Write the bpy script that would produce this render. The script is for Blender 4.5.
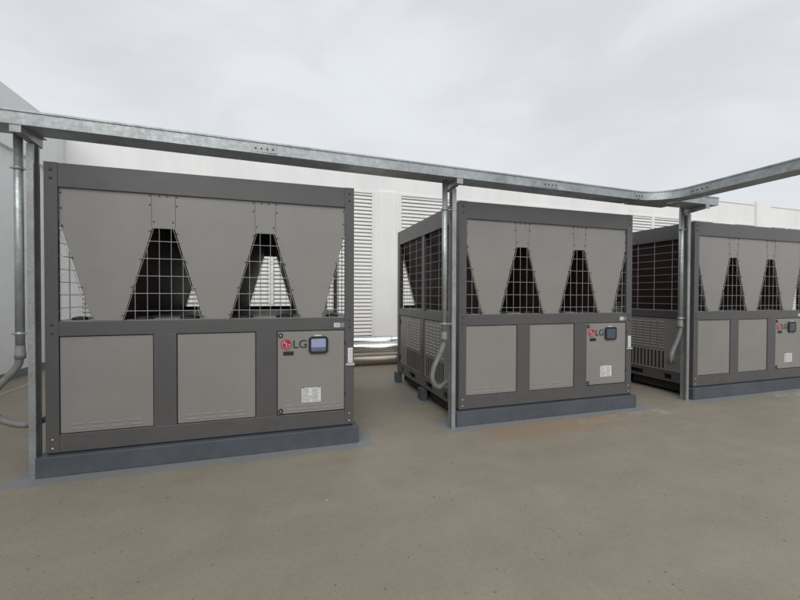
import bpy, bmesh, math, random
from mathutils import Vector, Matrix
random.seed(7)
S = bpy.context.scene
C = S.collection
for o in list(bpy.data.objects): bpy.data.objects.remove(o)

# ------------------------------------------------------------------ camera
FPX, YAW, PITCH, ROLL = 383.77, 0.3057, -0.0134, 0.0034
CAM = Vector((1.7377, -3.6737, 1.4236))
Fv = Vector((math.sin(YAW)*math.cos(PITCH), math.cos(YAW)*math.cos(PITCH), math.sin(PITCH)))
Rv = Vector((math.cos(YAW), -math.sin(YAW), 0)); Uv = Rv.cross(Fv)
R2 = Rv*math.cos(ROLL) + Uv*math.sin(ROLL); U2 = -Rv*math.sin(ROLL) + Uv*math.cos(ROLL)
cd = bpy.data.cameras.new('camera'); cam = bpy.data.objects.new('camera', cd); C.objects.link(cam)
cd.sensor_width = 36; cd.lens = FPX/800*36; cd.clip_end = 600; cd.clip_start = 0.05
M = Matrix((R2, U2, -Fv)).transposed().to_4x4(); M.translation = CAM
cam.matrix_world = M
S.camera = cam

# ------------------------------------------------------------------ world and sun
SUN_EL, SUN_AZ = math.radians(42), math.radians(200)     # azimuth measured from +Y clockwise
w = bpy.data.worlds.new('World'); S.world = w; w.use_nodes = True
nt = w.node_tree; N = nt.nodes; L = nt.links; N.clear()
out = N.new('ShaderNodeOutputWorld')
sky = N.new('ShaderNodeTexSky'); sky.sky_type = 'NISHITA'; sky.sun_disc = False
sky.sun_elevation = SUN_EL; sky.sun_rotation = SUN_AZ; sky.air_density = 1.5; sky.dust_density = 4
b1 = N.new('ShaderNodeBackground'); b1.inputs['Strength'].default_value = 0.07
L.new(sky.outputs[0], b1.inputs['Color'])
tc = N.new('ShaderNodeTexCoord'); mp = N.new('ShaderNodeMapping'); mp.inputs['Scale'].default_value = (1.0, 1.0, 2.2)
mp.inputs['Location'].default_value = (0.35, 0.1, 0.2)
L.new(tc.outputs['Generated'], mp.inputs['Vector'])
n1 = N.new('ShaderNodeTexNoise'); n1.inputs['Scale'].default_value = 2.5; n1.inputs['Detail'].default_value = 9
n1.inputs['Roughness'].default_value = 0.5; n1.inputs['Distortion'].default_value = 0.35
L.new(mp.outputs[0], n1.inputs['Vector'])
cr = N.new('ShaderNodeValToRGB'); cr.color_ramp.interpolation = 'EASE'
cr.color_ramp.elements[0].position = 0.34; cr.color_ramp.elements[0].color = (0.580, 0.600, 0.632, 1)
cr.color_ramp.elements[1].position = 0.66; cr.color_ramp.elements[1].color = (0.675, 0.70, 0.735, 1)
L.new(n1.outputs['Fac'], cr.inputs['Fac'])
b2 = N.new('ShaderNodeBackground'); b2.inputs['Strength'].default_value = 1.0
sz_ = N.new('ShaderNodeSeparateXYZ'); L.new(tc.outputs['Generated'], sz_.inputs[0])
hz = N.new('ShaderNodeMapRange'); hz.inputs['From Min'].default_value = 0.42; hz.inputs['From Max'].default_value = 0.05
hz.inputs['To Min'].default_value = 0.0; hz.inputs['To Max'].default_value = 0.7; L.new(sz_.outputs['Z'], hz.inputs['Value'])
hm = N.new('ShaderNodeMix'); hm.data_type = 'RGBA'; hm.inputs[7].default_value = (0.68, 0.70, 0.725, 1)
L.new(hz.outputs[0], hm.inputs[0]); L.new(cr.outputs[0], hm.inputs[6]); L.new(hm.outputs[2], b2.inputs['Color'])
mx = N.new('ShaderNodeMixShader'); mx.inputs[0].default_value = 0.94
L.new(b1.outputs[0], mx.inputs[1]); L.new(b2.outputs[0], mx.inputs[2]); L.new(mx.outputs[0], out.inputs['Surface'])
sl = bpy.data.lights.new('sun', 'SUN'); sl.energy = 1.6; sl.angle = math.radians(55); sl.color = (1.0, 0.97, 0.93)
so = bpy.data.objects.new('sun', sl); C.objects.link(so)
sd = Vector((math.sin(SUN_AZ)*math.cos(SUN_EL), math.cos(SUN_AZ)*math.cos(SUN_EL), math.sin(SUN_EL)))
so.rotation_euler = sd.to_track_quat('Z', 'Y').to_euler()
S.view_settings.view_transform = 'Standard'; S.view_settings.look = 'None'
S.view_settings.exposure = 0.29; S.view_settings.gamma = 1; S.view_settings.use_curve_mapping = False
S.render.resolution_x = 1024; S.render.resolution_y = 768

# ------------------------------------------------------------------ dimensions (metres)
W, D, ZB, ZT = 2.43, 2.28, 0.172, 2.45
UNITS = [(0.0, 0.0), (3.607, 0.109), (7.18, 0.14)]
WALL_Y, WALL_X, WALL_H = 5.9, -2.5, 4.76

# ------------------------------------------------------------------ materials
def newmat(name):
    m = bpy.data.materials.new(name); m.use_nodes = True
    nt = m.node_tree; b = nt.nodes['Principled BSDF']
    return m, nt, b
def noise(nt, scale, detail=5, rough=0.55, vec=None, dist=0):
    n = nt.nodes.new('ShaderNodeTexNoise'); n.inputs['Scale'].default_value = scale
    n.inputs['Detail'].default_value = detail; n.inputs['Roughness'].default_value = rough
    n.inputs['Distortion'].default_value = dist
    if vec is not None: nt.links.new(vec, n.inputs['Vector'])
    return n.outputs['Fac']
def ramp(nt, fac, stops):
    r = nt.nodes.new('ShaderNodeValToRGB'); e = r.color_ramp.elements
    while len(e) < len(stops): e.new(0.5)
    for i, (p, c) in enumerate(stops):
        e[i].position = p; e[i].color = (c[0], c[1], c[2], 1) if isinstance(c, (tuple, list)) else (c, c, c, 1)
    nt.links.new(fac, r.inputs['Fac']); return r.outputs['Color']
def mixc(nt, fac, a, b, mode='MIX'):
    m = nt.nodes.new('ShaderNodeMix'); m.data_type = 'RGBA'; m.blend_type = mode
    for s, v in ((m.inputs[0], fac), (m.inputs[6], a), (m.inputs[7], b)):
        if isinstance(v, (int, float)): s.default_value = v
        elif isinstance(v, (tuple, list)): s.default_value = (v[0], v[1], v[2], 1)
        else: nt.links.new(v, s)
    return m.outputs[2]
def math_(nt, op, a, b=0.0, c=None):
    m = nt.nodes.new('ShaderNodeMath'); m.operation = op
    for s, v in zip(m.inputs, (a, b, c)):
        if v is None: continue
        if isinstance(v, (int, float)): s.default_value = v
        else: nt.links.new(v, s)
    return m.outputs[0]
def bump(nt, b, h, strength=0.2, dist=0.01):
    n = nt.nodes.new('ShaderNodeBump'); n.inputs['Strength'].default_value = strength; n.inputs['Distance'].default_value = dist
    nt.links.new(h, n.inputs['Height']); nt.links.new(n.outputs[0], b.inputs['Normal'])
def coords(nt, world=True, scale=(1,1,1)):
    if world:
        g = nt.nodes.new('ShaderNodeNewGeometry').outputs['Position']
    else:
        g = nt.nodes.new('ShaderNodeTexCoord').outputs['Object']
    mp = nt.nodes.new('ShaderNodeMapping'); mp.inputs['Scale'].default_value = scale
    nt.links.new(g, mp.inputs['Vector']); return mp.outputs[0]

def painted(name, col, rough=0.5, var=0.10, streak=0.12, spec=0.5, splash=0.55):
    """powder coated sheet metal with faint cloudy wear and rain streaks"""
    m, nt, b = newmat(name)
    v = coords(nt); vs = coords(nt, True, (4, 4, 0.5))
    g_ = nt.nodes.new('ShaderNodeNewGeometry').outputs['Position']; sp_ = nt.nodes.new('ShaderNodeSeparateXYZ'); nt.links.new(g_, sp_.inputs[0])
    a = ramp(nt, noise(nt, 2.3, 6, 0.6, v), [(0.3, 1-var), (0.7, 1+var)])
    s = ramp(nt, noise(nt, 1.0, 4, 0.6, vs), [(0.35, 1-streak), (0.6, 1.0)])
    c = mixc(nt, 1.0, mixc(nt, 1.0, col, a, 'MULTIPLY'), s, 'MULTIPLY')
    # wind blown dust and splash marks clinging to the lowest half metre, uneven
    hgt = nt.nodes.new('ShaderNodeMapRange'); hgt.inputs['From Min'].default_value = splash; hgt.inputs['From Max'].default_value = 0.0
    nt.links.new(sp_.outputs['Z'], hgt.inputs['Value'])
    dst = math_(nt, 'MULTIPLY', hgt.outputs[0], ramp(nt, noise(nt, 11, 7, 0.72, v), [(0.44, 0.0), (0.74, 0.28)]))
    c = mixc(nt, dst, c, (0.20, 0.175, 0.135))
    spot = ramp(nt, noise(nt, 55, 4, 0.7, v), [(0.67, 0.0), (0.74, 0.22)])
    c = mixc(nt, spot, c, (0.09, 0.075, 0.06))
    nt.links.new(c, b.inputs['Base Color'])
    nt.links.new(math_(nt, 'MULTIPLY_ADD', noise(nt, 9, 4, 0.6, v), 0.25, rough-0.12), b.inputs['Roughness'])
    b.inputs['Specular IOR Level'].default_value = spec
    bump(nt, b, noise(nt, 3.0, 2, 0.5, v), 0.14, 0.02)
    return m
def flat(name, col, rough=0.5, metal=0.0, spec=0.5):
    m, nt, b = newmat(name)
    v = coords(nt)
    c = mixc(nt, 1.0, col, ramp(nt, noise(nt, 25, 3, 0.6, v), [(0.3, 0.88), (0.7, 1.1)]), 'MULTIPLY')
    nt.links.new(c, b.inputs['Base Color']); b.inputs['Roughness'].default_value = rough
    b.inputs['Metallic'].default_value = metal; b.inputs['Specular IOR Level'].default_value = spec
    return m
def galvanised(name, col=(0.375, 0.405, 0.42), metal=0.55, rough=0.42, scale=34):
    m, nt, b = newmat(name)
    v = coords(nt)
    vo = nt.nodes.new('ShaderNodeTexVoronoi'); vo.inputs['Scale'].default_value = scale; vo.inputs['Randomness'].default_value = 1
    wv = nt.nodes.new('ShaderNodeVectorMath'); wv.operation = 'ADD'
    nn = nt.nodes.new('ShaderNodeTexNoise'); nn.inputs['Scale'].default_value = 12
    nt.links.new(v, nn.inputs['Vector'])
    sc = nt.nodes.new('ShaderNodeVectorMath'); sc.operation = 'SCALE'; sc.inputs['Scale'].default_value = 0.06
    nt.links.new(nn.outputs['Color'], sc.inputs[0]); nt.links.new(v, wv.inputs[0]); nt.links.new(sc.outputs[0], wv.inputs[1])
    nt.links.new(wv.outputs[0], vo.inputs['Vector'])
    spang = ramp(nt, vo.outputs['Color'], [(0.1, 0.87), (0.9, 1.10)])
    big = ramp(nt, noise(nt, 3.5, 6, 0.65, v), [(0.3, 0.75), (0.68, 1.15)])
    c = mixc(nt, 1.0, mixc(nt, 1.0, col, spang, 'MULTIPLY'), big, 'MULTIPLY')
    white = ramp(nt, noise(nt, 8, 7, 0.7, v), [(0.58, 0.0), (0.74, 0.35)])
    c = mixc(nt, white, c, (0.58, 0.60, 0.60))
    nt.links.new(c, b.inputs['Base Color'])
    b.inputs['Metallic'].default_value = metal
    nt.links.new(math_(nt, 'MULTIPLY_ADD', vo.outputs['Distance'], 0.2, rough-0.04), b.inputs['Roughness'])
    bump(nt, b, noise(nt, 14, 4, 0.6, v), 0.12, 0.01)
    return m

MT = {}
MT['frame'] = painted('dark_grey_frame_paint', (0.084, 0.083, 0.085), 0.30, 0.06, 0.05)
MT['panel'] = painted('warm_grey_panel_paint', (0.228, 0.221, 0.209), 0.32, 0.05, 0.025)
MT['deck'] = painted('deck_sheet_metal', (0.30, 0.30, 0.29), 0.5)
MT['plinth'] = painted('blue_grey_plinth_paint', (0.070, 0.080, 0.097), 0.55, 0.15, 0.05, 0.4, 0.16)
MT['black'] = flat('black_rubber', (0.012, 0.012, 0.013), 0.6)
MT['slot'] = flat('dark_opening', (0.02, 0.018, 0.018), 0.8)
MT['seam'] = flat('dark_seam', (0.06, 0.06, 0.06), 0.7)  # dark joint lines on the front plate
MT['screw'] = flat('dark_screw', (0.03, 0.03, 0.032), 0.4, 0.5)
MT['frame_bolt'] = flat('painted_bolt', (0.055, 0.056, 0.058), 0.4)
MT['bolt'] = flat('zinc_bolt', (0.42, 0.42, 0.42), 0.35, 0.7)
MT['wire'] = flat('galvanised_wire', (0.34, 0.34, 0.33), 0.5, 0.2)
MT['galv'] = galvanised('galvanised_steel')
MT['galv_post'] = galvanised('galvanised_strut', (0.34, 0.355, 0.36), 0.5, 0.38, 90)
MT['conduit'] = galvanised('conduit_steel', (0.40, 0.43, 0.435), 0.6, 0.33, 60)
MT['clad'] = flat('aluminium_pipe_cladding', (0.74, 0.74, 0.73), 0.22, 1.0)
MT['clad_shaded'] = flat('shaded_pipe_cladding', (0.34, 0.29, 0.25), 0.38, 0.7)  # brown floor reflection and shade below the upper pipes put into the colour
MT['red'] = flat('crimson_emblem', (0.36, 0.012, 0.04), 0.35)
MT['white'] = flat('white_print', (0.62, 0.63, 0.63), 0.5)
MT['ink'] = flat('dark_print', (0.03, 0.03, 0.033), 0.45)
MT['label_grey'] = flat('grey_print', (0.20, 0.21, 0.23), 0.5)
MT['louvre'] = painted('louvre_white', (0.74, 0.74, 0.725), 0.5, 0.02, 0.03)
MT['louvre_back'] = flat('louvre_gap_backing', (0.42, 0.42, 0.41), 0.8)
MT['steel_tag'] = flat('pale_tag', (0.45, 0.46, 0.47), 0.4)

def hose_mat():
    m, nt, b = newmat('grey_flexible_conduit')
    v = coords(nt)
    c = mixc(nt, 1.0, (0.17, 0.175, 0.17), ramp(nt, noise(nt, 14, 5, 0.6, v), [(0.3, 0.8), (0.7, 1.2)]), 'MULTIPLY')
    nt.links.new(c, b.inputs['Base Color']); b.inputs['Roughness'].default_value = 0.55
    return m
MT['hose'] = hose_mat()

def coil_mat():
    m, nt, b = newmat('dark_condenser_fins')
    v = coords(nt, False)
    wv = nt.nodes.new('ShaderNodeTexWave'); wv.wave_type = 'BANDS'; wv.bands_direction = 'Z'
    wv.inputs['Scale'].default_value = 14; wv.inputs['Distortion'].default_value = 0.3
    nt.links.new(v, wv.inputs['Vector'])
    wy = nt.nodes.new('ShaderNodeTexWave'); wy.wave_type = 'BANDS'; wy.bands_direction = 'Y'
    wy.inputs['Scale'].default_value = 5.0; nt.links.new(v, wy.inputs['Vector'])
    c = mixc(nt, wv.outputs['Fac'], (0.018, 0.008, 0.009), (0.042, 0.018, 0.021))
    c = mixc(nt, ramp(nt, wy.outputs['Fac'], [(0.93, 0.0), (0.99, 0.5)]), c, (0.05, 0.02, 0.024))
    nt.links.new(c, b.inputs['Base Color']); b.inputs['Roughness'].default_value = 0.6
    b.inputs['Specular IOR Level'].default_value = 0.3
    bump(nt, b, wv.outputs['Fac'], 0.3, 0.004)
    return m
MT['coil'] = coil_mat()

def screen_mat(name, lit):
    m, nt, b = newmat(name)
    tc = nt.nodes.new('ShaderNodeTexCoord'); sp = nt.nodes.new('ShaderNodeSeparateXYZ')
    nt.links.new(tc.outputs['Generated'], sp.inputs[0])
    b.inputs['Roughness'].default_value = 0.12
    b.inputs['Base Color'].default_value = (0.02, 0.024, 0.03, 1) if lit else (0.065, 0.085, 0.11, 1)
    if lit:
        rows = math_(nt, 'FRACT', math_(nt, 'MULTIPLY', sp.outputs['Z'], 6.0))
        cols = noise(nt, 22, 2, 0.5, tc.outputs['Generated'])
        k = math_(nt, 'MULTIPLY', ramp(nt, rows, [(0.45, 0.0), (0.55, 1.0)]), ramp(nt, cols, [(0.45, 0.0), (0.55, 0.7)]))
        c = mixc(nt, k, (0.25, 0.30, 0.48), (0.55, 0.58, 0.66))
        low = ramp(nt, sp.outputs['Z'], [(0.30, (0.34, 0.34, 0.40)), (0.36, (1, 1, 1))])
        c = mixc(nt, 1.0, c, low, 'MULTIPLY')
        nt.links.new(c, b.inputs['Emission Color']); b.inputs['Emission Strength'].default_value = 0.62
    return m
MT['screen_lit'] = screen_mat('lit_lcd', True)
MT['screen_dark'] = screen_mat('dark_lcd', False)

def wall_mat(name, col, streak=0.10):
    m, nt, b = newmat(name)
    v = coords(nt); vs = coords(nt, True, (2.2, 2.2, 0.3))
    a = ramp(nt, noise(nt, 0.7, 7, 0.6, v), [(0.3, 0.93), (0.7, 1.03)])
    s = ramp(nt, noise(nt, 1.0, 5, 0.65, vs), [(0.34, 1-streak), (0.55, 1.0)])
    c = mixc(nt, 1.0, mixc(nt, 1.0, col, a, 'MULTIPLY'), s, 'MULTIPLY')
    nt.links.new(c, b.inputs['Base Color']); b.inputs['Roughness'].default_value = 0.8
    b.inputs['Specular IOR Level'].default_value = 0.2
    bump(nt, b, noise(nt, 40, 5, 0.6, v), 0.08, 0.01)
    return m
MT['wall'] = wall_mat('white_plaster', (0.795, 0.80, 0.80), 0.05)
MT['skirt'] = wall_mat('grey_upstand_paint', (0.20, 0.20, 0.20))

def floor_mat():
    m, nt, b = newmat('coated_concrete_roof_floor')
    g = nt.nodes.new('ShaderNodeNewGeometry').outputs['Position']
    sp = nt.nodes.new('ShaderNodeSeparateXYZ'); nt.links.new(g, sp.inputs[0]); X, Y = sp.outputs['X'], sp.outputs['Y']
    wob = noise(nt, 5, 5, 0.65, g)
    wobs = math_(nt, 'MULTIPLY', math_(nt, 'SUBTRACT', wob, 0.5), 0.20)
    base = ramp(nt, noise(nt, 0.55, 8, 0.62, g, 0.4), [(0.28, (0.226, 0.202, 0.160)), (0.5, (0.248, 0.222, 0.176)), (0.74, (0.272, 0.2435, 0.193))])
    mid = ramp(nt, noise(nt, 3.2, 8, 0.7, g, 0.5), [(0.3, 0.93), (0.72, 1.06)])
    c = mixc(nt, 1.0, base, mid, 'MULTIPLY')
    # long trowel drift in the direction of the row
    mp = nt.nodes.new('ShaderNodeMapping'); mp.inputs['Scale'].default_value = (0.5, 2.4, 1); mp.inputs['Rotation'].default_value = (0, 0, 0.35)
    nt.links.new(g, mp.inputs['Vector'])
    c = mixc(nt, 1.0, c, ramp(nt, noise(nt, 1.2, 6, 0.6, mp.outputs[0]), [(0.33, 0.94), (0.66, 1.03)]), 'MULTIPLY')
    # fine grain, dark specks, pale specks
    c = mixc(nt, 1.0, c, ramp(nt, noise(nt, 150, 4, 0.75, g), [(0.3, 0.84), (0.7, 1.14)]), 'MULTIPLY')
    c = mixc(nt, 1.0, c, ramp(nt, noise(nt, 38, 5, 0.75, g), [(0.3, 0.92), (0.7, 1.08)]), 'MULTIPLY')
    for sc_, th_, am_ in ((22, 0.075, 0.55), (9, 0.035, 0.7)):
        vk = nt.nodes.new('ShaderNodeTexVoronoi'); vk.inputs['Scale'].default_value = sc_; nt.links.new(g, vk.inputs['Vector'])
        sv = nt.nodes.new('ShaderNodeSeparateColor'); nt.links.new(vk.outputs['Color'], sv.inputs[0])
        kk = math_(nt, 'LESS_THAN', vk.outputs['Distance'], math_(nt, 'MULTIPLY', math_(nt, 'POWER', sv.outputs[0], 3.0), th_*2.2))
        c = mixc(nt, math_(nt, 'MULTIPLY', kk, am_), c, (0.075, 0.06, 0.045))
    # thin scrape marks
    ms = nt.nodes.new('ShaderNodeMapping'); ms.inputs['Scale'].default_value = (1.3, 26, 1); ms.inputs['Rotation'].default_value = (0, 0, 0.9)
    nt.links.new(g, ms.inputs['Vector'])
    sc = math_(nt, 'MULTIPLY', ramp(nt, noise(nt, 1.6, 3, 0.5, ms.outputs[0]), [(0.70, 0.0), (0.74, 0.30)]), ramp(nt, noise(nt, 1.3, 3, 0.5, g), [(0.48, 0.0), (0.60, 1.0)]))
    c = mixc(nt, sc, c, (0.13, 0.115, 0.092))
    vo = nt.nodes.new('ShaderNodeTexVoronoi'); vo.inputs['Scale'].default_value = 13; nt.links.new(g, vo.inputs['Vector'])
    sz = math_(nt, 'MULTIPLY', ramp(nt, noise(nt, 2.5, 4, 0.7, g), [(0.45, 0.0), (0.62, 1.0)]), 0.085)
    speck = math_(nt, 'LESS_THAN', vo.outputs['Distance'], sz)
    c = mixc(nt, math_(nt, 'MULTIPLY', speck, 0.6), c, (0.06, 0.047, 0.036))
    vo2 = nt.nodes.new('ShaderNodeTexVoronoi'); vo2.inputs['Scale'].default_value = 2.1; nt.links.new(g, vo2.inputs['Vector'])
    c = mixc(nt, math_(nt, 'MULTIPLY', math_(nt, 'LESS_THAN', vo2.outputs['Distance'], 0.022), 0.7), c, (0.42, 0.40, 0.36))
    def box(x0, x1, y0, y1, soft, wobble=1.0):
        dx = math_(nt, 'SUBTRACT', math_(nt, 'ABSOLUTE', math_(nt, 'SUBTRACT', X, (x0+x1)/2)), (x1-x0)/2)
        dy = math_(nt, 'SUBTRACT', math_(nt, 'ABSOLUTE', math_(nt, 'SUBTRACT', Y, (y0+y1)/2)), (y1-y0)/2)
        d = math_(nt, 'MAXIMUM', dx, dy)
        d = math_(nt, 'ADD', d, math_(nt, 'MULTIPLY', wobs, wobble))
        mr = nt.nodes.new('ShaderNodeMapRange'); mr.inputs['From Min'].default_value = soft; mr.inputs['From Max'].default_value = 0.0
        nt.links.new(d, mr.inputs['Value']); return mr.outputs[0]
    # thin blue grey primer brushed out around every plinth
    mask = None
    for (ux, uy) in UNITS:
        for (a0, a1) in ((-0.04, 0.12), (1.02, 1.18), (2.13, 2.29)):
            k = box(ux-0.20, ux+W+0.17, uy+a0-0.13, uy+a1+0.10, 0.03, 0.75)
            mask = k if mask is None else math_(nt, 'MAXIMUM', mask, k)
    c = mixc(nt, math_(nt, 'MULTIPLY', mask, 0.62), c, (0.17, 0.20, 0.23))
    # pale chalky dry edge in front of the middle and right plinths
    k = math_(nt, 'MAXIMUM', box(5.0, 6.4, -0.20, -0.10, 0.10), box(8.5, 10.2, -0.14, -0.03, 0.12))
    k = math_(nt, 'MULTIPLY', k, ramp(nt, noise(nt, 7, 6, 0.7, g), [(0.46, 0.0), (0.66, 0.35)]))
    c = mixc(nt, k, c, (0.50, 0.48, 0.43))
    # rust bloom
    k = math_(nt, 'MAXIMUM', box(3.95, 4.85, -0.30, -0.17, 0.20, 1.2), box(4.7, 5.6, -0.19, -0.13, 0.10, 1.2))
    k = math_(nt, 'MULTIPLY', k, ramp(nt, noise(nt, 3.5, 6, 0.7, g), [(0.38, 0.05), (0.66, 0.55)]))
    c = mixc(nt, k, c, (0.33, 0.17, 0.06))
    # dark scuff and damp stains
    st = ramp(nt, noise(nt, 1.05, 6, 0.7, g, 1.2), [(0.60, 0.0), (0.74, 0.22)])
    c = mixc(nt, st, c, (0.145, 0.129, 0.103))
    # hairline crack
    wl = nt.nodes.new('ShaderNodeTexVoronoi'); wl.feature = 'DISTANCE_TO_EDGE'; wl.inputs['Scale'].default_value = 0.33
    ad = nt.nodes.new('ShaderNodeVectorMath'); ad.operation = 'ADD'
    nn = nt.nodes.new('ShaderNodeTexNoise'); nn.inputs['Scale'].default_value = 1.5; nn.inputs['Detail'].default_value = 5; nt.links.new(g, nn.inputs['Vector'])
    nt.links.new(g, ad.inputs[0]); nt.links.new(nn.outputs['Color'], ad.inputs[1]); nt.links.new(ad.outputs[0], wl.inputs['Vector'])
    ck = math_(nt, 'MULTIPLY', math_(nt, 'LESS_THAN', wl.outputs['Distance'], 0.0010), ramp(nt, noise(nt, 0.8, 3, 0.5, g), [(0.55, 0.0), (0.65, 0.18)]))
    c = mixc(nt, ck, c, (0.09, 0.075, 0.06))
    nt.links.new(c, b.inputs['Base Color'])
    nt.links.new(math_(nt, 'MULTIPLY_ADD', noise(nt, 1.6, 6, 0.7, g), 0.5, 0.34), b.inputs['Roughness'])
    b.inputs['Specular IOR Level'].default_value = 0.28
    h = math_(nt, 'ADD', noise(nt, 60, 4, 0.6, g), math_(nt, 'MULTIPLY', noise(nt, 6, 4, 0.6, g), 1.5))
    bump(nt, b, h, 0.14, 0.012)
    return m
MT['floor'] = floor_mat()

# ------------------------------------------------------------------ mesh helpers
def box(bm, x0, x1, y0, y1, z0, z1, mi=0):
    vs = [bm.verts.new(p) for p in ((x0,y0,z0),(x1,y0,z0),(x1,y1,z0),(x0,y1,z0),(x0,y0,z1),(x1,y0,z1),(x1,y1,z1),(x0,y1,z1))]
    for f in ((0,3,2,1),(4,5,6,7),(0,1,5,4),(1,2,6,5),(2,3,7,6),(3,0,4,7)):
        bm.faces.new([vs[i] for i in f]).material_index = mi
def hexa(bm, pts, mi=0):
    vs = [bm.verts.new(p) for p in pts]
    for f in ((0,3,2,1),(4,5,6,7),(0,1,5,4),(1,2,6,5),(2,3,7,6),(3,0,4,7)):
        bm.faces.new([vs[i] for i in f]).material_index = mi
def tube(bm, pts, r, seg=12, mi=0, cap=True, radii=None):
    pts = [Vector(p) for p in pts]; rings = []; ref = None
    for i, p in enumerate(pts):
        t = (pts[min(i+1, len(pts)-1)] - pts[max(i-1, 0)]).normalized()
        if ref is None: ref = t.orthogonal().normalized()
        ref = (ref - t*ref.dot(t)).normalized(); q = t.cross(ref)
        rr = radii[i] if radii else r
        rings.append([bm.verts.new(p + ref*rr*math.cos(2*math.pi*k/seg) + q*rr*math.sin(2*math.pi*k/seg)) for k in range(seg)])
    for a, b in zip(rings, rings[1:]):
        for k in range(seg):
            f = bm.faces.new((a[k], a[(k+1)%seg], b[(k+1)%seg], b[k])); f.material_index = mi; f.smooth = seg > 5
    if cap:
        bm.faces.new(list(reversed(rings[0]))).material_index = mi; bm.faces.new(rings[-1]).material_index = mi
def prism_xz(bm, poly, y0, y1, mi=0):
    a = [bm.verts.new((x, y0, z)) for x, z in poly]; b = [bm.verts.new((x, y1, z)) for x, z in poly]; n = len(poly)
    fs = [bm.faces.new(a), bm.faces.new(list(reversed(b)))]
    for i in range(n): fs.append(bm.faces.new((a[i], b[i], b[(i+1)%n], a[(i+1)%n])))
    for f in fs: f.material_index = mi
def disc(bm, x, y, z, r, d, seg=12, mi=0, axis='Y'):
    if axis == 'Y': tube(bm, [(x, y+d, z), (x, y, z)], r, seg, mi)
    elif axis == 'X': tube(bm, [(x, y, z), (x+d, y, z)], r, seg, mi)
    else: tube(bm, [(x, y, z), (x, y, z+d)], r, seg, mi)
    for f in bm.faces[-2:] if False else []: pass
def rounded(x0, x1, z0, z1, r, n=5):
    out = []
    for cx, cz, a0 in ((x1-r, z0+r, -90), (x1-r, z1-r, 0), (x0+r, z1-r, 90), (x0+r, z0+r, 180)):
        for k in range(n+1):
            a = math.radians(a0 + 90*k/n); out.append((cx + r*math.cos(a), cz + r*math.sin(a)))
    return out
def obj(name, bm, mats, parent=None, bevel=0.0, loc=None):
    me = bpy.data.meshes.new(name)
    bmesh.ops.recalc_face_normals(bm, faces=bm.faces)
    ng = [f for f in bm.faces if len(f.verts) > 4]
    if ng: bmesh.ops.triangulate(bm, faces=ng)
    bm.to_mesh(me); bm.free()
    for m in (mats if isinstance(mats, (list, tuple)) else [mats]): me.materials.append(MT[m] if isinstance(m, str) else m)
    o = bpy.data.objects.new(name, me); C.objects.link(o)
    if parent is not None: o.parent = parent
    if loc: o.location = loc
    if bevel:
        md = o.modifiers.new('bevel', 'BEVEL'); md.width = bevel; md.segments = 2; md.limit_method = 'ANGLE'; md.angle_limit = math.radians(50)
    return o
def tag(o, label, cat, group=None):
    o['label'] = label; o['category'] = cat
    if group: o['group'] = group
    return o
def thing(name, label, cat, loc=(0,0,0), group=None):
    o = bpy.data.objects.new(name, None); C.objects.link(o); o.location = loc; o.empty_display_size = 0.1
    return tag(o, label, cat, group)
def copy_tree(o, parent=None):
    c = o.copy(); C.objects.link(c); c.parent = parent
    for ch in list(o.children): copy_tree(ch, c)
    return c
def B(): return bmesh.new()

# ------------------------------------------------------------------ floor
bm = B()
vs = [bm.verts.new(p) for p in ((-150, -150, 0), (150, -150, 0), (150, 150, 0), (-150, 150, 0))]; bm.faces.new(vs)
o = obj('rooftop_floor', bm, 'floor'); o['kind'] = 'structure'
bm = B()   # pale painted joint line near the left wall
hexa(bm, [(-2.02,-6,0.002),(-1.97,-6,0.002),(-1.97,5.2,0.002),(-2.02,5.2,0.002),(-2.02,-6,0.006),(-1.97,-6,0.006),(-1.97,5.2,0.006),(-2.02,5.2,0.006)])
MT['joint'] = wall_mat('pale_joint_sealant', (0.36, 0.34, 0.30))
o = obj('floor_joint', bm, 'joint'); o['kind'] = 'structure'

# ------------------------------------------------------------------ rear wall with louvres
LB, LT = 0.32, 4.05
BAYS = [(-2.22, 4.07, [-0.62, 1.57]), (4.72, 16.3, [7.62, 10.55, 13.47]), (17.3, 26.0, [20.2, 23.1])]
rw = thing('rear_wall', 'long white rooftop wall with louvred openings standing behind the chillers', 'wall', (0, WALL_Y, 0))
bm = B()
XE = 48.0
box(bm, WALL_X-0.25, XE, 0, 0.25, 0, LB)
box(bm, WALL_X-0.25, XE, 0, 0.25, LT, WALL_H)
edges = [WALL_X-0.25] + [v for a, b_, _ in BAYS for v in (a, b_)] + [XE]
for i in range(0, len(edges), 2): box(bm, edges[i], edges[i+1], 0, 0.25, LB, LT)
obj('wall_panel', bm, 'wall', rw)
bm = B(); box(bm, WALL_X-0.25, XE, -0.02, 0.28, WALL_H, WALL_H+0.025); obj('coping', bm, 'wall', rw)
bm = B(); box(bm, 18.4, 19.2, -0.08, 0.30, 0, WALL_H+0.12); obj('pilaster', bm, 'wall', rw)
bm = B(); box(bm, 4.16, 4.64, -0.035, 0, 0, LT+0.02); obj('pilaster', bm, 'wall', rw, 0.004)
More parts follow.
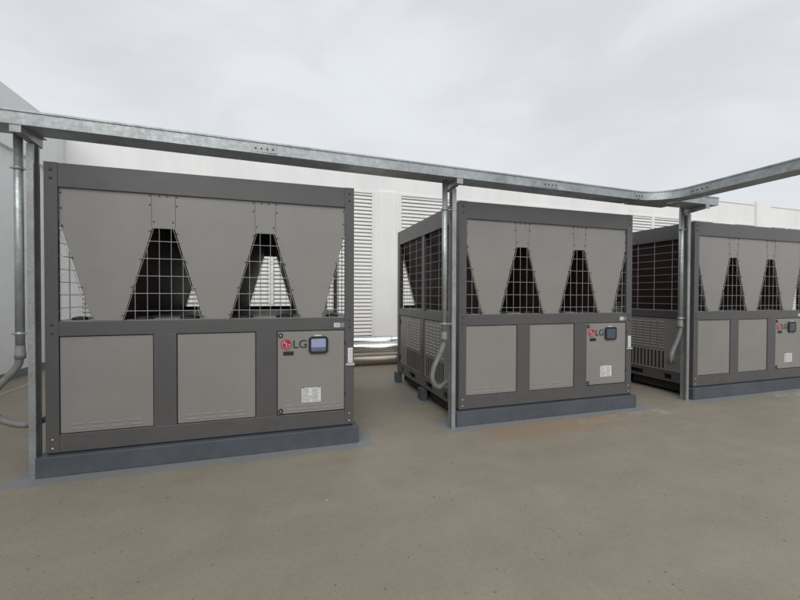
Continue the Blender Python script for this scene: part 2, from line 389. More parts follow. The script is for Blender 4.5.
for a, b_, mull in BAYS:
    bm = B()
    box(bm, a, b_, 0.10, 0.18, LB, LT, 1)                       # mid-grey backing board, its tone sets how dark the gaps look
    fw = 0.07
    box(bm, a, a+fw, -0.015, 0.15, LB, LT); box(bm, b_-fw, b_, -0.015, 0.15, LB, LT)
    box(bm, a+fw, b_-fw, -0.015, 0.15, LB, LB+0.05); box(bm, a+fw, b_-fw, -0.015, 0.15, LT-0.045, LT)
    for mx_ in mull: box(bm, mx_-0.055, mx_+0.055, -0.018, 0.15, LB+0.05, LT-0.045)
    xs = [a+fw] + [v for m_ in mull for v in (m_-0.055, m_+0.055)] + [b_-fw]
    z = LB + 0.07
    while z < LT - 0.10:
        for i in range(0, len(xs), 2):
            x0, x1 = xs[i], xs[i+1]
            # drooping blade: front edge low, back edge high
            hexa(bm, [(x0,-0.002,z),(x1,-0.002,z),(x1,0.040,z+0.082),(x0,0.040,z+0.082),
                      (x0,-0.002,z+0.030),(x1,-0.002,z+0.030),(x1,0.040,z+0.094),(x0,0.040,z+0.094)])
        z += 0.0935
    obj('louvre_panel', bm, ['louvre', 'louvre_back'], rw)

# ------------------------------------------------------------------ left wall
lw = thing('side_wall', 'plain white wall running towards the viewer on the far left, with a deeper top band', 'wall', (WALL_X, 0, 0))
bm = B(); box(bm, -0.25, 0, -9, WALL_Y-0.002, 0, 3.8); obj('wall_panel', bm, 'wall', lw)
bm = B(); box(bm, -0.25, 0.07, -9, WALL_Y-0.002, 3.8, WALL_H); obj('parapet', bm, 'wall', lw, 0.004)
bm = B(); box(bm, 0, 0.03, -9, WALL_Y-0.04, 0.0, 0.13); obj('skirting', bm, 'skirt', lw, 0.004)

# ------------------------------------------------------------------ chiller
A_, Bx_ = 0.81, 1.62
VC = [0.405, 1.215, 2.025]
G = 'air cooled chillers in a row'
def build_chiller():
    r = thing('chiller', '', 'chiller', (0, 0, 0), G)
    P = 0.088; SP = 0.11
    # frame: posts, beams, base rails
    bm = B()
    zm0, zm1 = 1.088, 1.205
    for y0, y1 in ((0, SP), (D-SP, D)):
        fa, fb = (y0, y0+0.035) if y0 < 1 else (y1-0.035, y1)
        box(bm, 0, P, fa, fb, ZB, ZT); box(bm, W-P, W, fa, fb, ZB, ZT)
        ga, gb = (fb, y1) if y0 < 1 else (y0, fa)
        box(bm, 0, 0.035, ga, gb, ZB, ZT); box(bm, W-0.035, W, ga, gb, ZB, ZT)
    for y0, y1 in ((0.002, 0.05), (D-0.05, D-0.002)):
        box(bm, P, W-P, y0, y1, 2.26, ZT-0.003); box(bm, P, W-P, y0, y1, zm0, zm1); box(bm, P, W-P, y0, y1, ZB, 0.312)
        for a, b_ in ((0.737, 0.908), (1.54, 1.72)): box(bm, a, b_, y0+0.001, y1, 0.312, zm0)
    for x0, x1 in ((0.002, 0.05), (W-0.05, W-0.002)):
        box(bm, x0, x1, SP, D-SP, 2.235, ZT-0.003); box(bm, x0, x1, SP, D-SP, 1.10, zm1)
        box(bm, x0, x1, 1.085, 1.195, 0.31, 1.10); box(bm, x0+0.01, x1, 1.095, 1.185, zm1, 2.235)
        # base rail with fork pockets
        holes = [(0.31, 0.43), (0.77, 1.01), (1.42, 1.67), (1.96, 2.05)]
        box(bm, x0, x1, SP, D-SP, 0.275, 0.31); box(bm, x0, x1, SP, D-SP, ZB, 0.205)
        ys = [SP] + [v for h in holes for v in h] + [D-SP]
        for i in range(0, len(ys), 2): box(bm, x0, x1, ys[i], ys[i+1], 0.205, 0.275)
    obj('frame', bm, 'frame', r, 0.003)
    bm = B()                                                  # interior shade painted on a solid box behind the fork pockets and panels
    box(bm, 0.056, W-0.056, 0.056, D-0.056, 0.18, 1.19)
    obj('interior_shade_box', bm, 'slot', r)
    bm = B(); box(bm, 0.03, W-0.03, 0.052, D-0.052, 1.192, 1.208)
    obj('deck', bm, 'deck', r)
    bm = B(); box(bm, 0.052, W-0.052, 0.052, D-0.052, 2.40, 2.43)
    obj('top_deck', bm, 'frame', r)
    bm = B()
    for y0 in (0.0, 1.03, 2.14): box(bm, 0.01, W-0.01, y0+0.01, y0+0.12, 0.158, ZB)
    obj('rubber_pad', bm, 'black', r)
    bm = B()
    for y0, y1 in ((0.13, 1.0), (1.20, 2.12)): box(bm, 0.07, W-0.07, y0, y1, 0.045, 0.171)
    obj('underside_shade_box', bm, 'slot', r)  # near-black filler added to keep the space under the unit dark
    # end plates of the V shaped coils
    poly = [(P, 2.26), (P, 2.0), (0.30, 1.206), (0.51, 1.206), (A_-0.083, 1.975), (A_+0.083, 1.975), (1.11, 1.206), (1.32, 1.206),
            (Bx_-0.083, 1.975), (Bx_+0.083, 1.975), (1.92, 1.206), (2.13, 1.206), (W-P, 2.0), (W-P, 2.26)]
    for nm, ya, yb, front in (('front_plate', 0.022, 0.050, 1), ('back_plate', D-0.050, D-0.022, 0)):
        bm = B(); prism_xz(bm, poly, ya, yb)
        if front:
            for cx in (A_, Bx_):
                for s in (-1, 1):
                    box(bm, cx+s*0.088-0.0015, cx+s*0.088+0.0015, 0.0205, 0.022, 1.985, 2.255, 1)
                    for zz in (2.245, 2.17, 2.03): disc(bm, cx+s*(0.10 if zz > 2.1 else 0.072), 0.017, zz, 0.006, 0.005, 8, 2)
                for dx in (-0.03, 0.03): disc(bm, cx+dx, 0.017, 2.246, 0.006, 0.005, 8, 2)
            for zz in (2.22, 2.10, 1.965):
                disc(bm, P+0.012+(0.006 if zz<2 else 0), 0.017, zz, 0.006, 0.005, 8, 2); disc(bm, W-P-0.012-(0.006 if zz<2 else 0), 0.017, zz, 0.006, 0.005, 8, 2)
        fa, fb = (yb, yb+0.008) if front else (ya-0.045, ya)
        for (xa, za), (xb, zb) in zip(poly[1:-1], poly[2:-1]):
            if abs(za-zb) < 0.1: continue
            s = -0.004 if ((xb > xa) == (zb > za)) else 0.004
            s = 0.004 if zb < za else -0.004
            hexa(bm, [(xa, fa, za), (xa+s, fa, za), (xa+s, fb, za), (xa, fb, za), (xb, fa, zb), (xb+s, fa, zb), (xb+s, fb, zb), (xb, fb, zb)])
        obj(nm, bm, ['panel', 'seam', 'screw'], r, 0.0015)
    # coils
    sl_ = 0.283
    for vc in VC:
        for s in (-1, 1):
            bm = B()
            def pt(z, t): return vc + s*(0.100 + (z-1.21)*sl_ - t)
            zt = 2.235
            def cl(x): return min(max(x, 0.053), W-0.053)
            p = [(cl(pt(1.209, 0.0)), 1.209), (cl(pt(1.209, 0.045)), 1.209), (cl(pt(zt, 0.045)), zt), (cl(pt(zt, 0.0)), zt)]
            hexa(bm, [(p[0][0], 0.055, p[0][1]), (p[1][0], 0.055, p[1][1]), (p[1][0], D-0.055, p[1][1]), (p[0][0], D-0.055, p[0][1]),
                      (p[3][0], 0.055, p[3][1]), (p[2][0], 0.055, p[2][1]), (p[2][0], D-0.055, p[2][1]), (p[3][0], D-0.055, p[3][1])])
            obj('condenser_coil', bm, 'coil', r)
    bm = B()                                                  # rear cross bar and low black domes on the deck
    box(bm, 0.09, W-0.09, D-0.12, D-0.052, 1.209, 1.255)
    obj('cross_bar', bm, 'black', r)
    for cx in (A_, Bx_):
        for dx in (-0.19, 0.17):
            bm = B()
            tube(bm, [(cx+dx, 0.16, 1.208), (cx+dx, 0.16, 1.226), (cx+dx, 0.16, 1.238)], 0.07, 16, radii=[0.085, 0.07, 0.02])
            obj('deck_dome', bm, 'black', r)
    for cx in (0.17, 2.24):
        bm = B(); tube(bm, [(cx, 0.16, 1.208), (cx, 0.16, 1.226), (cx, 0.16, 1.236)], 0.06, 16, radii=[0.065, 0.055, 0.02]); obj('deck_dome', bm, 'black', r)
    # wire guards in the front and rear openings
    def inside(poly, x=None, z=None):
        out = []
        n = len(poly)
        for i in range(n):
            (x0, z0), (x1, z1) = poly[i], poly[(i+1) % n]
            if x is not None and (x0-x)*(x1-x) < 0: out.append(z0+(z1-z0)*(x-x0)/(x1-x0))
            if z is not None and (z0-z)*(z1-z) < 0: out.append(x0+(x1-x0)*(z-z0)/(z1-z0))
        return (min(out), max(out)) if len(out) >= 2 else None
    ops = [[(P, 1.207), (P, 1.99), (0.30, 1.207)],
           [(A_-0.30, 1.207), (A_-0.083, 1.973), (A_+0.083, 1.973), (A_+0.30, 1.207)],
           [(Bx_-0.30, 1.207), (Bx_-0.083, 1.973), (Bx_+0.083, 1.973), (Bx_+0.30, 1.207)],
           [(2.13, 1.207), (W-P, 1.99), (W-P, 1.207)]]
    for yy, ex in ((0.016, 0.014), (D-0.016, 0.014)):
        for op in ops:
            bm = B()
            x = min(p[0] for p in op); off = -0.018 if len(op) == 4 else 0.0
            cxs = sum(p[0] for p in op)/len(op)
            for k in range(-12, 40):
                xx = 0.072 + k*0.0885
                g = inside(op, x=xx)
                if g: tube(bm, [(xx, yy, g[0]), (xx, yy, g[1]+ex*(len(op) == 4))], 0.0023, 5)
            zz = 1.283
            while zz < 1.97:
                g = inside(op, z=zz)
                if g: tube(bm, [(max(g[0]-ex, P), yy, zz), (min(g[1]+ex, W-P), yy, zz)], 0.0023, 5)
                zz += 0.1455
            for i in range(len(op)):
                (x0, z0), (x1, z1) = op[i], op[(i+1) % len(op)]
                if abs(z0-z1) > 0.1 and abs(x0-x1) > 0.05:
                    s = 0.012 if (x1 > x0) == (z1 > z0) else -0.012
                    tube(bm, [(x0+s, yy+0.002, z0+0.006), (x1+s, yy+0.002, z1)], 0.002, 5)
                    for q in (0.05, 0.36, 0.66, 0.97):       # hook clips
                        px, pz = x0+(x1-x0)*q, z0+(z1-z0)*q
                        tube(bm, [(px-s*1.6, yy-0.003, pz), (px+s*0.9, yy-0.003, pz+0.004)], 0.0028, 5, 1)
            obj('wire_guard', bm, ['wire', 'screw'], r)
    # side guards
    for xx in (0.022, W-0.022):
        for y0, y1 in ((SP, 1.095), (1.185, D-SP)):
            bm = B()
            yk = 0.33 if y0 < 0.5 else 1.43
            while yk < y1-0.03:
                tube(bm, [(xx, yk, 1.205), (xx, yk, 2.24)], 0.0035, 5); yk += 0.279
            zz = 1.305
            while zz < 2.22:
                tube(bm, [(xx, y0, zz), (xx, y1, zz)], 0.0026, 5); zz += 0.1075
            obj('side_guard', bm, 'wire', r)
    # front lower panels
    def slits(bm, x0, x1, z):
        n = max(2, int(round((x1-x0)/0.13))); st = (x1-x0)/n
        for row in (0, 1):
            for k in range(n):
                a = x0 + k*st + (0.015 if row else 0.0)
                zz = z - row*0.036
                hexa(bm, [(a, 0.0085, zz-0.007), (a+st*0.72, 0.0085, zz-0.007), (a+st*0.72, 0.012, zz-0.007), (a, 0.012, zz-0.007),
                          (a, 0.0105, zz+0.007), (a+st*0.72, 0.0105, zz+0.007), (a+st*0.72, 0.012, zz+0.007), (a, 0.012, zz+0.007)])
    for fr in (1, 0):
        for a, b_ in ((0.093, 0.731), (0.914, 1.534), (1.727, 2.337)):
            if fr and a > 1.7: continue
            bm = B()
            if fr:
                box(bm, a, b_, 0.012, 0.045, 0.318, 1.081)
                slits(bm, a+0.06, b_-0.05, 0.385)
            else:
                box(bm, a, b_, D-0.045, D-0.012, 0.318, 1.081)
            obj('access_panel', bm, 'panel', r, 0.0015)
    # side lower panels with louvres above and vertical slots below
    for side in (0, 1):
        X0 = (lambda d: d) if side == 0 else (lambda d: W-d)
        for y0, y1, la, lb in ((SP+0.006, 1.079, 0.43, 1.03), (1.201, D-SP-0.006, 1.25, 1.83)):
            bm = B()
            xa, xb = sorted((X0(0.012), X0(0.045))); 
            box(bm, xa, xb, y0, y1, 0.318, 1.092)
            n = 5; st = (lb-la)/n
            for row in range(10):
                zz = 1.035 - row*0.042
                for k in range(n):
                    ya = la + k*st + (0.5*st*0.0)
                    e, f_ = X0(0.001), X0(0.012)
                    hexa(bm, [(e, ya, zz-0.012), (e, ya+st*0.78, zz-0.012), (f_, ya+st*0.78, zz-0.012), (f_, ya, zz-0.012),
                              (X0(0.011), ya, zz+0.012), (X0(0.011), ya+st*0.78, zz+0.012), (f_, ya+st*0.78, zz+0.012), (f_, ya, zz+0.012)])
            m_ = 10; st = (lb-la)/m_
            for k in range(m_):
                ya = la + k*st
                e, f_ = sorted((X0(0.0105), X0(0.02))); box(bm, e, f_, ya, ya+st*0.52, 0.345, 0.60, 1)
                e, f_ = sorted((X0(0.006), X0(0.012))); box(bm, e, f_, ya+st*0.52, ya+st*0.72, 0.345, 0.60, 0)
            for zz in (0.42, 0.99):                               # black hinges
                e, f_ = sorted((X0(-0.002), X0(0.012))); yh = y0 if side == 0 and y0 < 0.5 else y1-0.03
                box(bm, e, f_, yh, yh+0.03, zz-0.035, zz+0.035, 1)
            obj('side_panel', bm, ['panel', 'slot'], r, 0.001)
    # control door
    bm = B(); box(bm, 1.727, 2.337, 0.008, 0.045, 0.322, 1.081)
    slits_z = 0.40
    n = 5; st = 0.098
    for row in (0, 1):
        for k in range(n):
            a = 1.79 + k*st*1.08 + 0.015*row; zz = 0.392 - row*0.034
            hexa(bm, [(a, 0.0045, zz-0.007), (a+st*0.75, 0.0045, zz-0.007), (a+st*0.75, 0.008, zz-0.007), (a, 0.008, zz-0.007),
                      (a, 0.0068, zz+0.007), (a+st*0.75, 0.0068, zz+0.007), (a+st*0.75, 0.008, zz+0.007), (a, 0.008, zz+0.007)])
    door = obj('control_door', bm, 'panel', r, 0.0015)
    for zz in (1.047, 0.350):
        bm = B(); disc(bm, 1.752, -0.002, zz, 0.021, 0.010, 20); disc(bm, 1.752, -0.008, zz, 0.009, 0.006, 12, 1)
        obj('door_lock', bm, ['black', 'bolt'], door)
    for zz in (0.96, 0.47):
        bm = B(); box(bm, 2.337, 2.349, 0.0, 0.02, zz-0.018, zz+0.018); obj('hinge', bm, 'black', door)
    # display
    bm = B()
    prism_xz(bm, rounded(2.003, 2.183, 0.868, 1.030, 0.034), -0.008, 0.008)
    obj('display_bezel', bm, 'black', door, 0.003)
    bm = B(); prism_xz(bm, rounded(2.026, 2.160, 0.890, 1.008, 0.012), -0.0095, -0.0075)
    obj('display_screen', bm, 'screen_lit', door)
    bm = B(); box(bm, 2.055, 2.120, -0.004, 0.008, 1.033, 1.042); obj('rain_lip', bm, 'white', door)
    # emblem: crimson disc carrying a broken ring, an upright with a foot and a dot
    bm = B(); cx, cz, R = 1.802, 0.962, 0.046
    disc(bm, cx, 0.0025, cz, R, 0.0055, 40)
    def arc(r0, r1, a0, a1, y0, y1, n=26):
        o_ = [(cx+r1*math.cos(math.radians(a0+(a1-a0)*k/n)), cz+r1*math.sin(math.radians(a0+(a1-a0)*k/n))) for k in range(n+1)]
        i_ = [(cx+r0*math.cos(math.radians(a0+(a1-a0)*k/n)), cz+r0*math.sin(math.radians(a0+(a1-a0)*k/n))) for k in range(n+1)]
        for k in range(n):
            hexa(bm, [(o_[k][0], y0, o_[k][1]), (o_[k+1][0], y0, o_[k+1][1]), (o_[k+1][0], y1, o_[k+1][1]), (o_[k][0], y1, o_[k][1]),
                      (i_[k][0], y0, i_[k][1]), (i_[k+1][0], y0, i_[k+1][1]), (i_[k+1][0], y1, i_[k+1][1]), (i_[k][0], y1, i_[k][1])], 1)
    arc(R*0.73, R*0.79, 95, 360, 0.0012, 0.0025)
    box(bm, cx+R*0.30, cx+R*0.80, 0.0012, 0.0025, cz-R*0.04, cz+R*0.05, 1)
    box(bm, cx-R*0.05, cx+R*0.05, 0.0012, 0.0025, cz-R*0.40, cz+R*0.42, 1)
    box(bm, cx+R*0.05, cx+R*0.25, 0.0012, 0.0025, cz-R*0.40, cz-R*0.31, 1)
    disc(bm, cx-R*0.33, 0.0012, cz+R*0.32, R*0.11, 0.0013, 12, 1)
    obj('round_emblem', bm, ['red', 'white'], door)
    # lettering
    cu = bpy.data.curves.new('letters', 'FONT'); cu.body = 'LG'; cu.size = 0.115; cu.extrude = 0.0012; cu.offset = 0.0009
    to = bpy.data.objects.new('letters', cu); C.objects.link(to)
    dg = bpy.context.evaluated_depsgraph_get(); me = bpy.data.meshes.new_from_object(to.evaluated_get(dg))
    bpy.data.objects.remove(to)
    xs = [v.co.x for v in me.vertices]; ys = [v.co.y for v in me.vertices]
    sx, sz = 0.122/(max(xs)-min(xs)), 0.074/(max(ys)-min(ys)); x0_, y0_ = min(xs), min(ys)
    for v in me.vertices: v.co = Vector((1.864+(v.co.x-x0_)*sx, 0.0055+v.co.z, 0.926+(v.co.y-y0_)*sz))
    me.materials.clear(); me.materials.append(MT['ink'])
    lo = bpy.data.objects.new('lettering', me); C.objects.link(lo); lo.parent = door
    bm = B(); prism_xz(bm, rounded(1.775, 1.868, 0.862, 0.898, 0.008, 3), 0.004, 0.008); obj('door_handle', bm, 'black', door)
    # rating plate
    bm = B(); box(bm, 1.940, 2.115, 0.0055, 0.008, 0.413, 0.548)
    rnd = random.Random(3)
    for rr in range(9):
        zz = 0.535 - rr*0.0135
        for c0, c1 in ((1.946, 2.030), (2.042, 2.108)):
            l = rnd.uniform(0.55, 1.0)
            box(bm, c0, c0+(c1-c0)*l, 0.0045, 0.0055, zz-0.0022, zz+0.0022, 1)
    box(bm, 2.034, 2.0365, 0.0045, 0.0055, 0.418, 0.543, 1)
    for xx in (1.953, 2.10): disc(bm, xx, 0.003, 0.552, 0.005, 0.004, 8, 2)
    obj('rating_plate', bm, ['white', 'label_grey', 'screw'], door)
    # stickers and tag on the frame
    bm = B(); box(bm, 2.238, 2.292, -0.0012, 0.002, 1.112, 1.155); box(bm, 2.292, 2.338, -0.0012, 0.002, 1.112, 1.155, 1)
    for rr in range(4): box(bm, 2.245, 2.282, -0.002, -0.0012, 1.119+rr*0.009, 1.122+rr*0.009, 1)
    obj('sticker', bm, ['white', 'label_grey'], r)
    bm = B(); box(bm, 2.371, 2.418, -0.0035, 0, 0.768, 0.912)
    for rr in range(6): box(bm, 2.378, 2.410, -0.0045, -0.0035, 0.785+rr*0.02, 0.788+rr*0.02, 1)
    obj('post_tag', bm, ['white', 'label_grey'], r)
    bm = B(); box(bm, 2.352, 2.437, -0.010, 0, 0.742, 0.762); obj('latch', bm, 'steel_tag', r, 0.002)
    # corner bolts
    for x in (0.045, W-0.045):
        for z, m_ in ((0.205, 'bolt'), (0.275, 'bolt'), (2.39, 'frame_bolt'), (2.325, 'frame_bolt'), (1.115, 'frame_bolt'), (1.18, 'frame_bolt')):
            bm = B(); tube(bm, [(x, 0.0, z), (x, -0.005, z), (x, -0.008, z)], 0.01, 10, radii=[0.011, 0.010, 0.004]); obj('bolt', bm, m_, r)
    return r

ch = build_chiller()
labels = ['nearest grey chiller, on the left, with a lit blue screen on its door',
          'middle grey chiller with a rust stain on the floor in front of its plinth',
          'farthest grey chiller, on the right, beyond the curve of the cable tray']
chillers = [ch]
for i in (1, 2): chillers.append(copy_tree(ch))
for i, (c, (ux, uy)) in enumerate(zip(chillers, UNITS)):
    c.location = (ux, uy, 0); c['label'] = labels[i]
    if i:
        for p in c.children_recursive:
            if p.name.startswith('display_screen'):
                p.data = p.data.copy(); p.data.materials[0] = MT['screen_dark']; p['label'] = 'switched off dark display screen'
            if p.name.startswith('deck_dome') and False: pass
    else:
        for p in c.children_recursive:
            if p.name.startswith('display_screen'): p['label'] = 'lit pale blue display screen'

# ------------------------------------------------------------------ plinths
who = ['left chiller nearest the viewer', 'middle chiller', 'right hand chiller']
for i, (ux, uy) in enumerate(UNITS):
    bm = B(); box(bm, -0.048, W+0.042, 0, 0.16, 0.0, 0.157)
    o = obj('support_plinth', bm, 'plinth', None, 0.006, (ux, uy-0.045, 0))
    tag(o, 'long blue grey plinth under the front edge of the ' + who[i], 'plinth', 'plinths under the chillers')
    for x0, sd_ in ((-0.046, 'left'), (W-0.039, 'right')):
        for y0, nm in ((1.02, 'halfway along the %s side' % sd_), (2.14, 'at the back %s corner' % sd_)):
            bm = B(); box(bm, 0, 0.085, 0, 0.155, 0.0, 0.157)
            o = obj('support_block', bm, 'plinth', None, 0.006, (ux+x0, uy+y0, 0))
            tag(o, 'small block %s of the %s' % (nm, who[i]), 'block', 'support blocks under the chillers')

# ------------------------------------------------------------------ tray on posts
# the tray runs almost parallel to the fronts; TR(x) gives its front edge and top height
def TR(x): return (-0.205 + 0.0255*x, 2.744 - 0.0065*x)
TW, TH = 0.23, 0.105
def channel(bm, path, TW=TW):
    """closed tray section swept along path; left/right are offsets of its two sides, thin lid overhanging"""
    n = len(path); secs = []
    for i, (x, y, zt) in enumerate(path):
        a = Vector(path[max(i-1, 0)][:2]); b_ = Vector(path[min(i+1, n-1)][:2]); t = (b_-a).normalized(); nrm = Vector((-t.y, t.x))
        pr = []
        for off, dz in ((0, 0), (TW, 0)):
            p = Vector((x, y)) + nrm*off; pr.append(p)
        pl, pq = pr; e = nrm*0.008
        secs.append([(pl.x, pl.y, zt-TH), (pq.x, pq.y, zt-TH), (pq.x, pq.y, zt-0.014), ((pq+e).x, (pq+e).y, zt-0.014),
                     ((pq+e).x, (pq+e).y, zt), ((pl-e).x, (pl-e).y, zt), ((pl-e).x, (pl-e).y, zt-0.014), (pl.x, pl.y, zt-0.014)])
    rings = [[bm.verts.new(p) for p in s] for s in secs]
    for a, b_ in zip(rings, rings[1:]):
        for k in range(8): bm.faces.new((a[k], a[(k+1)%8], b_[(k+1)%8], b_[k]))
    bm.faces.new(rings[0]); bm.faces.new(list(reversed(rings[-1])))
tray = thing('cable_tray', 'galvanised steel cable tray on posts above the chillers, curving at its right end', 'cable tray', (0, 0, 2.6))
def tobj(name, bm, mats, bevel=0.0):
    for v in bm.verts: v.co.z -= 2.6
    return obj(name, bm, mats, tray, bevel)
cuts = [-4.2, -1.6, 1.05, 4.35, 5.93]
cuts = [-4.2, -1.35, 1.62, 4.62, 5.93]
for a, b_ in zip(cuts, cuts[1:]):
    bm = B(); ya, za = TR(a); yb, zb = TR(b_)
    channel(bm, [(a+0.0002, ya, za), (b_-0.0002, yb, zb)])
    tobj('tray_section', bm, 'galv')
# elbow: inner radius turning to -Y
ye, ze = TR(5.93); RI = 0.36
path = []
for k in range(15):
    a = math.radians(90 - 90*k/14)
    path.append((5.95 + RI*math.cos(a)*1.06, ye - RI + RI*math.sin(a), ze))
bm = B(); channel(bm, path); box(bm, 5.95, 6.60, ye+0.02, ye+TW, ze-TH-0.005, ze-TH-0.001); tobj('elbow', bm, 'galv')
xe_ = path[-1][0]
bm = B(); channel(bm, [(xe_, ye-RI-0.004, ze), (xe_-0.03, -9.0, ze)]); tobj('tray_section', bm, 'galv')
# short closed end section beyond the elbow
bm = B(); channel(bm, [(6.54, ye-0.070, ze+0.008), (7.24, ye-0.060, ze+0.010)], 0.26); tobj('end_section', bm, 'galv')
# splice plates with bolts
def splice_x(x, w_=0.17):
    y, z = TR(x); bm = B(); box(bm, x-w_/2, x+w_/2, y-0.004, y+0.0, z-TH+0.012, z-0.022)
    for k in range(4): disc(bm, x-w_/2+0.03+k*(w_-0.06)/3, y-0.009, z-0.062, 0.0075, 0.005, 8, 1)
    tobj('splice_plate', bm, ['galv_post', 'screw'])
for x in (-1.35, 1.62, 4.62, 5.97): splice_x(x, 0.20)
bm = B(); box(bm, xe_-0.004, xe_, ye-RI-0.20, ye-RI+0.02, ze-TH+0.012, ze-0.022)
for k in range(4): disc(bm, xe_-0.009, ye-RI-0.17+k*0.053, ze-0.062, 0.0075, 0.005, 8, 1, 'X')
tobj('splice_plate', bm, ['galv_post', 'screw'])

plabels = ['steel post at the left edge, in front of the nearest chiller, beside the looping hose',
           'steel post at the left corner of the middle chiller, holding up the tray',
           'steel post at the corner of the farthest chiller, under the short tray end']
PX = [(-0.088, -0.035), (3.478, 0.015), (7.015, 0.11)]
for i, (px, py) in enumerate(PX):
    zt = (TR(px)[1] if i < 2 else ze+0.009) - TH
    t = thing('support_post', plabels[i], 'post', (px, py, 0), 'posts holding the cable tray')
    wd, dp, th = 0.044, 0.085, 0.004
    s = 1 if i == 0 else -1
    bm = B()       # lipped channel, open to the side
    def bx(x0, x1, y0, y1):
        if s < 0: x0, x1 = wd-x1, wd-x0
        box(bm, x0, x1, y0, y1, 0.0, zt-0.075)
    bx(0, th, 0, dp); bx(th, wd, 0, th); bx(th, wd, dp-th, dp); bx(wd-th, wd, th, 0.014); bx(wd-th, wd, dp-0.014, dp-th)
    obj('channel', bm, 'galv_post', t)
        # cantilever bracket under the tray
    bm = B()
    ya = TR(px)[0] - py + 0.01 if i < 2 else ye-0.06-py
    yb = ya + TW + 0.05
    yb = max(yb, dp+0.01)
    x0, x1 = (-0.004, 0.0) if s > 0 else (wd, wd+0.004)
    hexa(bm, [(wd+0.001, ya, zt-0.042), (wd+0.005, ya, zt-0.042), (wd+0.005, yb, zt-0.072), (wd+0.001, yb, zt-0.072),
              (wd+0.001, ya, zt-0.004), (wd+0.005, ya, zt-0.004), (wd+0.005, yb, zt-0.004), (wd+0.001, yb, zt-0.004)])
    hexa(bm, [(-0.005, ya, zt-0.042), (-0.001, ya, zt-0.042), (-0.001, yb, zt-0.072), (-0.005, yb, zt-0.072),
              (-0.005, ya, zt-0.004), (-0.001, ya, zt-0.004), (-0.001, yb, zt-0.004), (-0.005, yb, zt-0.004)])
    hexa(bm, [(-0.001, ya, zt-0.044), (wd+0.001, ya, zt-0.044), (wd+0.001, yb, zt-0.074), (-0.001, yb, zt-0.074),
              (-0.001, ya, zt-0.040), (wd+0.001, ya, zt-0.040), (wd+0.001, yb, zt-0.070), (-0.001, yb, zt-0.070)])
    box(bm, -0.03, wd+0.035, ya, yb, zt-0.004, zt)
    box(bm, -0.012, wd+0.012, ya-0.004, ya, zt-0.055, zt+0.02)
    obj('bracket', bm, 'galv_post', t)

# ------------------------------------------------------------------ conduits
def spline(pts, n=8):
    P_ = [Vector(p) for p in pts]; P_ = [P_[0]*2-P_[1]] + P_ + [P_[-1]*2-P_[-2]]; out = []
    for i in range(1, len(P_)-2):
        for k in range(n):
            t = k/n; a, b_, c, d = P_[i-1:i+3]
            out.append(0.5*((2*b_)+(c-a)*t+(2*a-5*b_+4*c-d)*t*t+(3*b_-a-3*c+d)*t**3))
    out.append(P_[-2]); return out
clabels = ['conduit at the far left, its hose looping down to the nearest chiller',
           'conduit at the corner of the middle chiller, its hose bending into the side',
           'conduit beside the post of the right hand chiller, its short hose entering the side']
CON = [dict(x=-0.137, y=-0.03, r=0.028, zc=0.96, pts=[(-0.137,-0.03,0.965),(-0.150,-0.035,0.88),(-0.20,-0.05,0.80),(-0.275,-0.06,0.70),(-0.31,-0.05,0.60),(-0.275,-0.04,0.50),(-0.20,-0.02,0.44),(-0.11,0.01,0.412),(-0.04,0.16,0.42),(0.010,0.28,0.46)]),
       dict(x=3.395, y=0.03, r=0.028, zc=0.97, pts=[(3.395,0.03,0.97),(3.385,0.03,0.90),(3.345,0.03,0.80),(3.285,0.03,0.68),(3.262,0.03,0.57),(3.30,0.05,0.475),(3.38,0.10,0.44),(3.48,0.20,0.45),(3.618,0.30,0.47)]),
       dict(x=6.925, y=0.14, r=0.029, zc=1.02, pts=[(6.925,0.14,1.02),(6.918,0.14,0.94),(6.89,0.15,0.83),(6.845,0.17,0.70),(6.815,0.18,0.60),(6.85,0.22,0.52),(6.95,0.30,0.495),(7.06,0.38,0.50),(7.192,0.44,0.51)])]
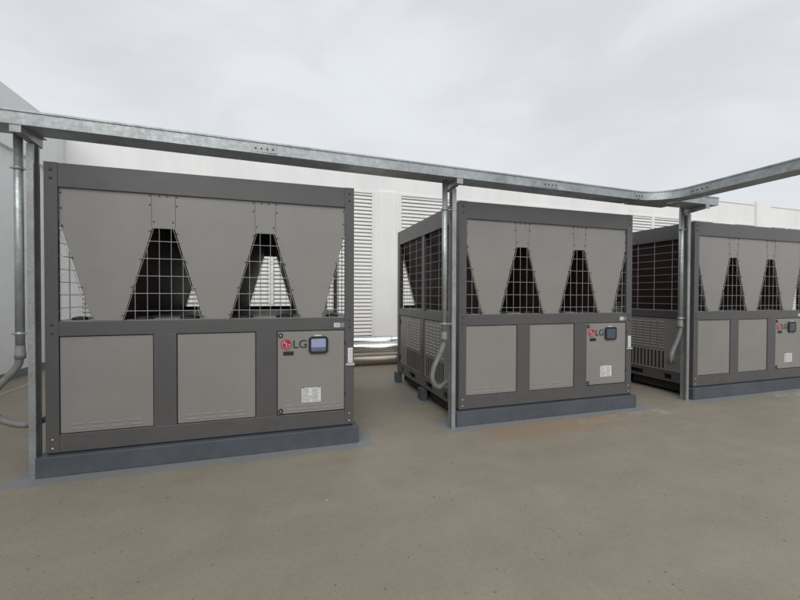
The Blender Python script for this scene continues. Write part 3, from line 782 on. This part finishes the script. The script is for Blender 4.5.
for i, c in enumerate(CON):
    x, y, rr, zc = c['x'], c['y'], c['r'], c['zc']
    t = thing('electrical_conduit', clabels[i], 'conduit', (x, y, 0), 'conduits dropping from the cable tray')
    zt = (TR(x)[1]-TH) if i < 2 else 2.70-TH
    if i == 2: zt = ze + 0.009 - TH
    bm = B(); tube(bm, [(0, 0, zc), (0, 0, zt)], rr, 20); obj('rigid_pipe', bm, 'conduit', t)
    bm = B(); tube(bm, [(0,0,zc-0.03),(0,0,zc+0.01),(0,0,zc+0.012),(0,0,zc+0.07)], rr, 20, radii=[rr+0.005, rr+0.006, rr+0.003, rr+0.002]); obj('coupling', bm, 'hose', t)
    pts = [Vector(p)-Vector((x, y, 0)) for p in spline(c['pts'], 10)]
    # corrugated skin
    fine = []
    for a, b_ in zip(pts, pts[1:]): fine += [a, a.lerp(b_, 0.5)]
    fine.append(pts[-1])
    bm = B(); tube(bm, fine, rr, 16, radii=[(rr-0.003) + (0.0012 if k % 2 else -0.0008) for k in range(len(fine))]); obj('flexible_hose', bm, 'hose', t)
    e = pts[-1]; bm = B(); tube(bm, [e+Vector((-0.05, -0.02, 0)), e+Vector((-0.02, -0.008, 0)), e], rr+0.008, 16); obj('gland', bm, 'hose', t)
    for zz in (2.37 if i == 0 else 2.32, 1.12):
        bm = B(); tube(bm, [(0,0,zz-0.012),(0,0,zz+0.012)], rr+0.004, 16)
        dx = PX[i][0] - x
        box(bm, rr, dx+0.03 if i < 2 else 0.10, -0.006, 0.02, zz-0.006, zz+0.006); disc(bm, -rr-0.022, 0.0, zz, 0.006, 0.02, 8, 0, 'X')
        obj('clamp', bm, 'galv_post', t)

# ------------------------------------------------------------------ clad pipes behind the chillers
for (yy, zz, rr, lab) in ((4.25, 0.44, 0.105, 'farthest and topmost of the shiny metal clad pipes low behind the chillers'),
                          (3.93, 0.350, 0.102, 'thickest shiny metal clad pipe, in front of the topmost one behind the chillers'),
                          (3.88, 0.110, 0.100, 'lowest metal clad pipe, close to the floor behind the chillers')):
    t = thing('insulated_pipe', lab, 'pipe', (-1.3, yy, 0), 'clad pipes behind the chillers')
    bm = B(); tube(bm, [(0, 0, zz), (13.5, 0, zz)], rr, 28); cm = 'clad_shaded' if zz < 0.2 else 'clad'; obj('cladding', bm, cm, t)
    for k in range(14):
        bm = B(); tube(bm, [(0.55+k*0.95, 0, zz), (0.59+k*0.95, 0, zz)], rr+0.003, 28); obj('band', bm, cm, t)
    for k in range(5):
        bm = B(); box(bm, 1.4+k*2.6, 1.5+k*2.6, (0.07 if rr > 0.101 else -rr*0.8), rr*0.8 + (0.08 if rr > 0.101 else 0), 0, max(zz-rr*0.6, 0.02)); obj('foot_block', bm, 'plinth', t)
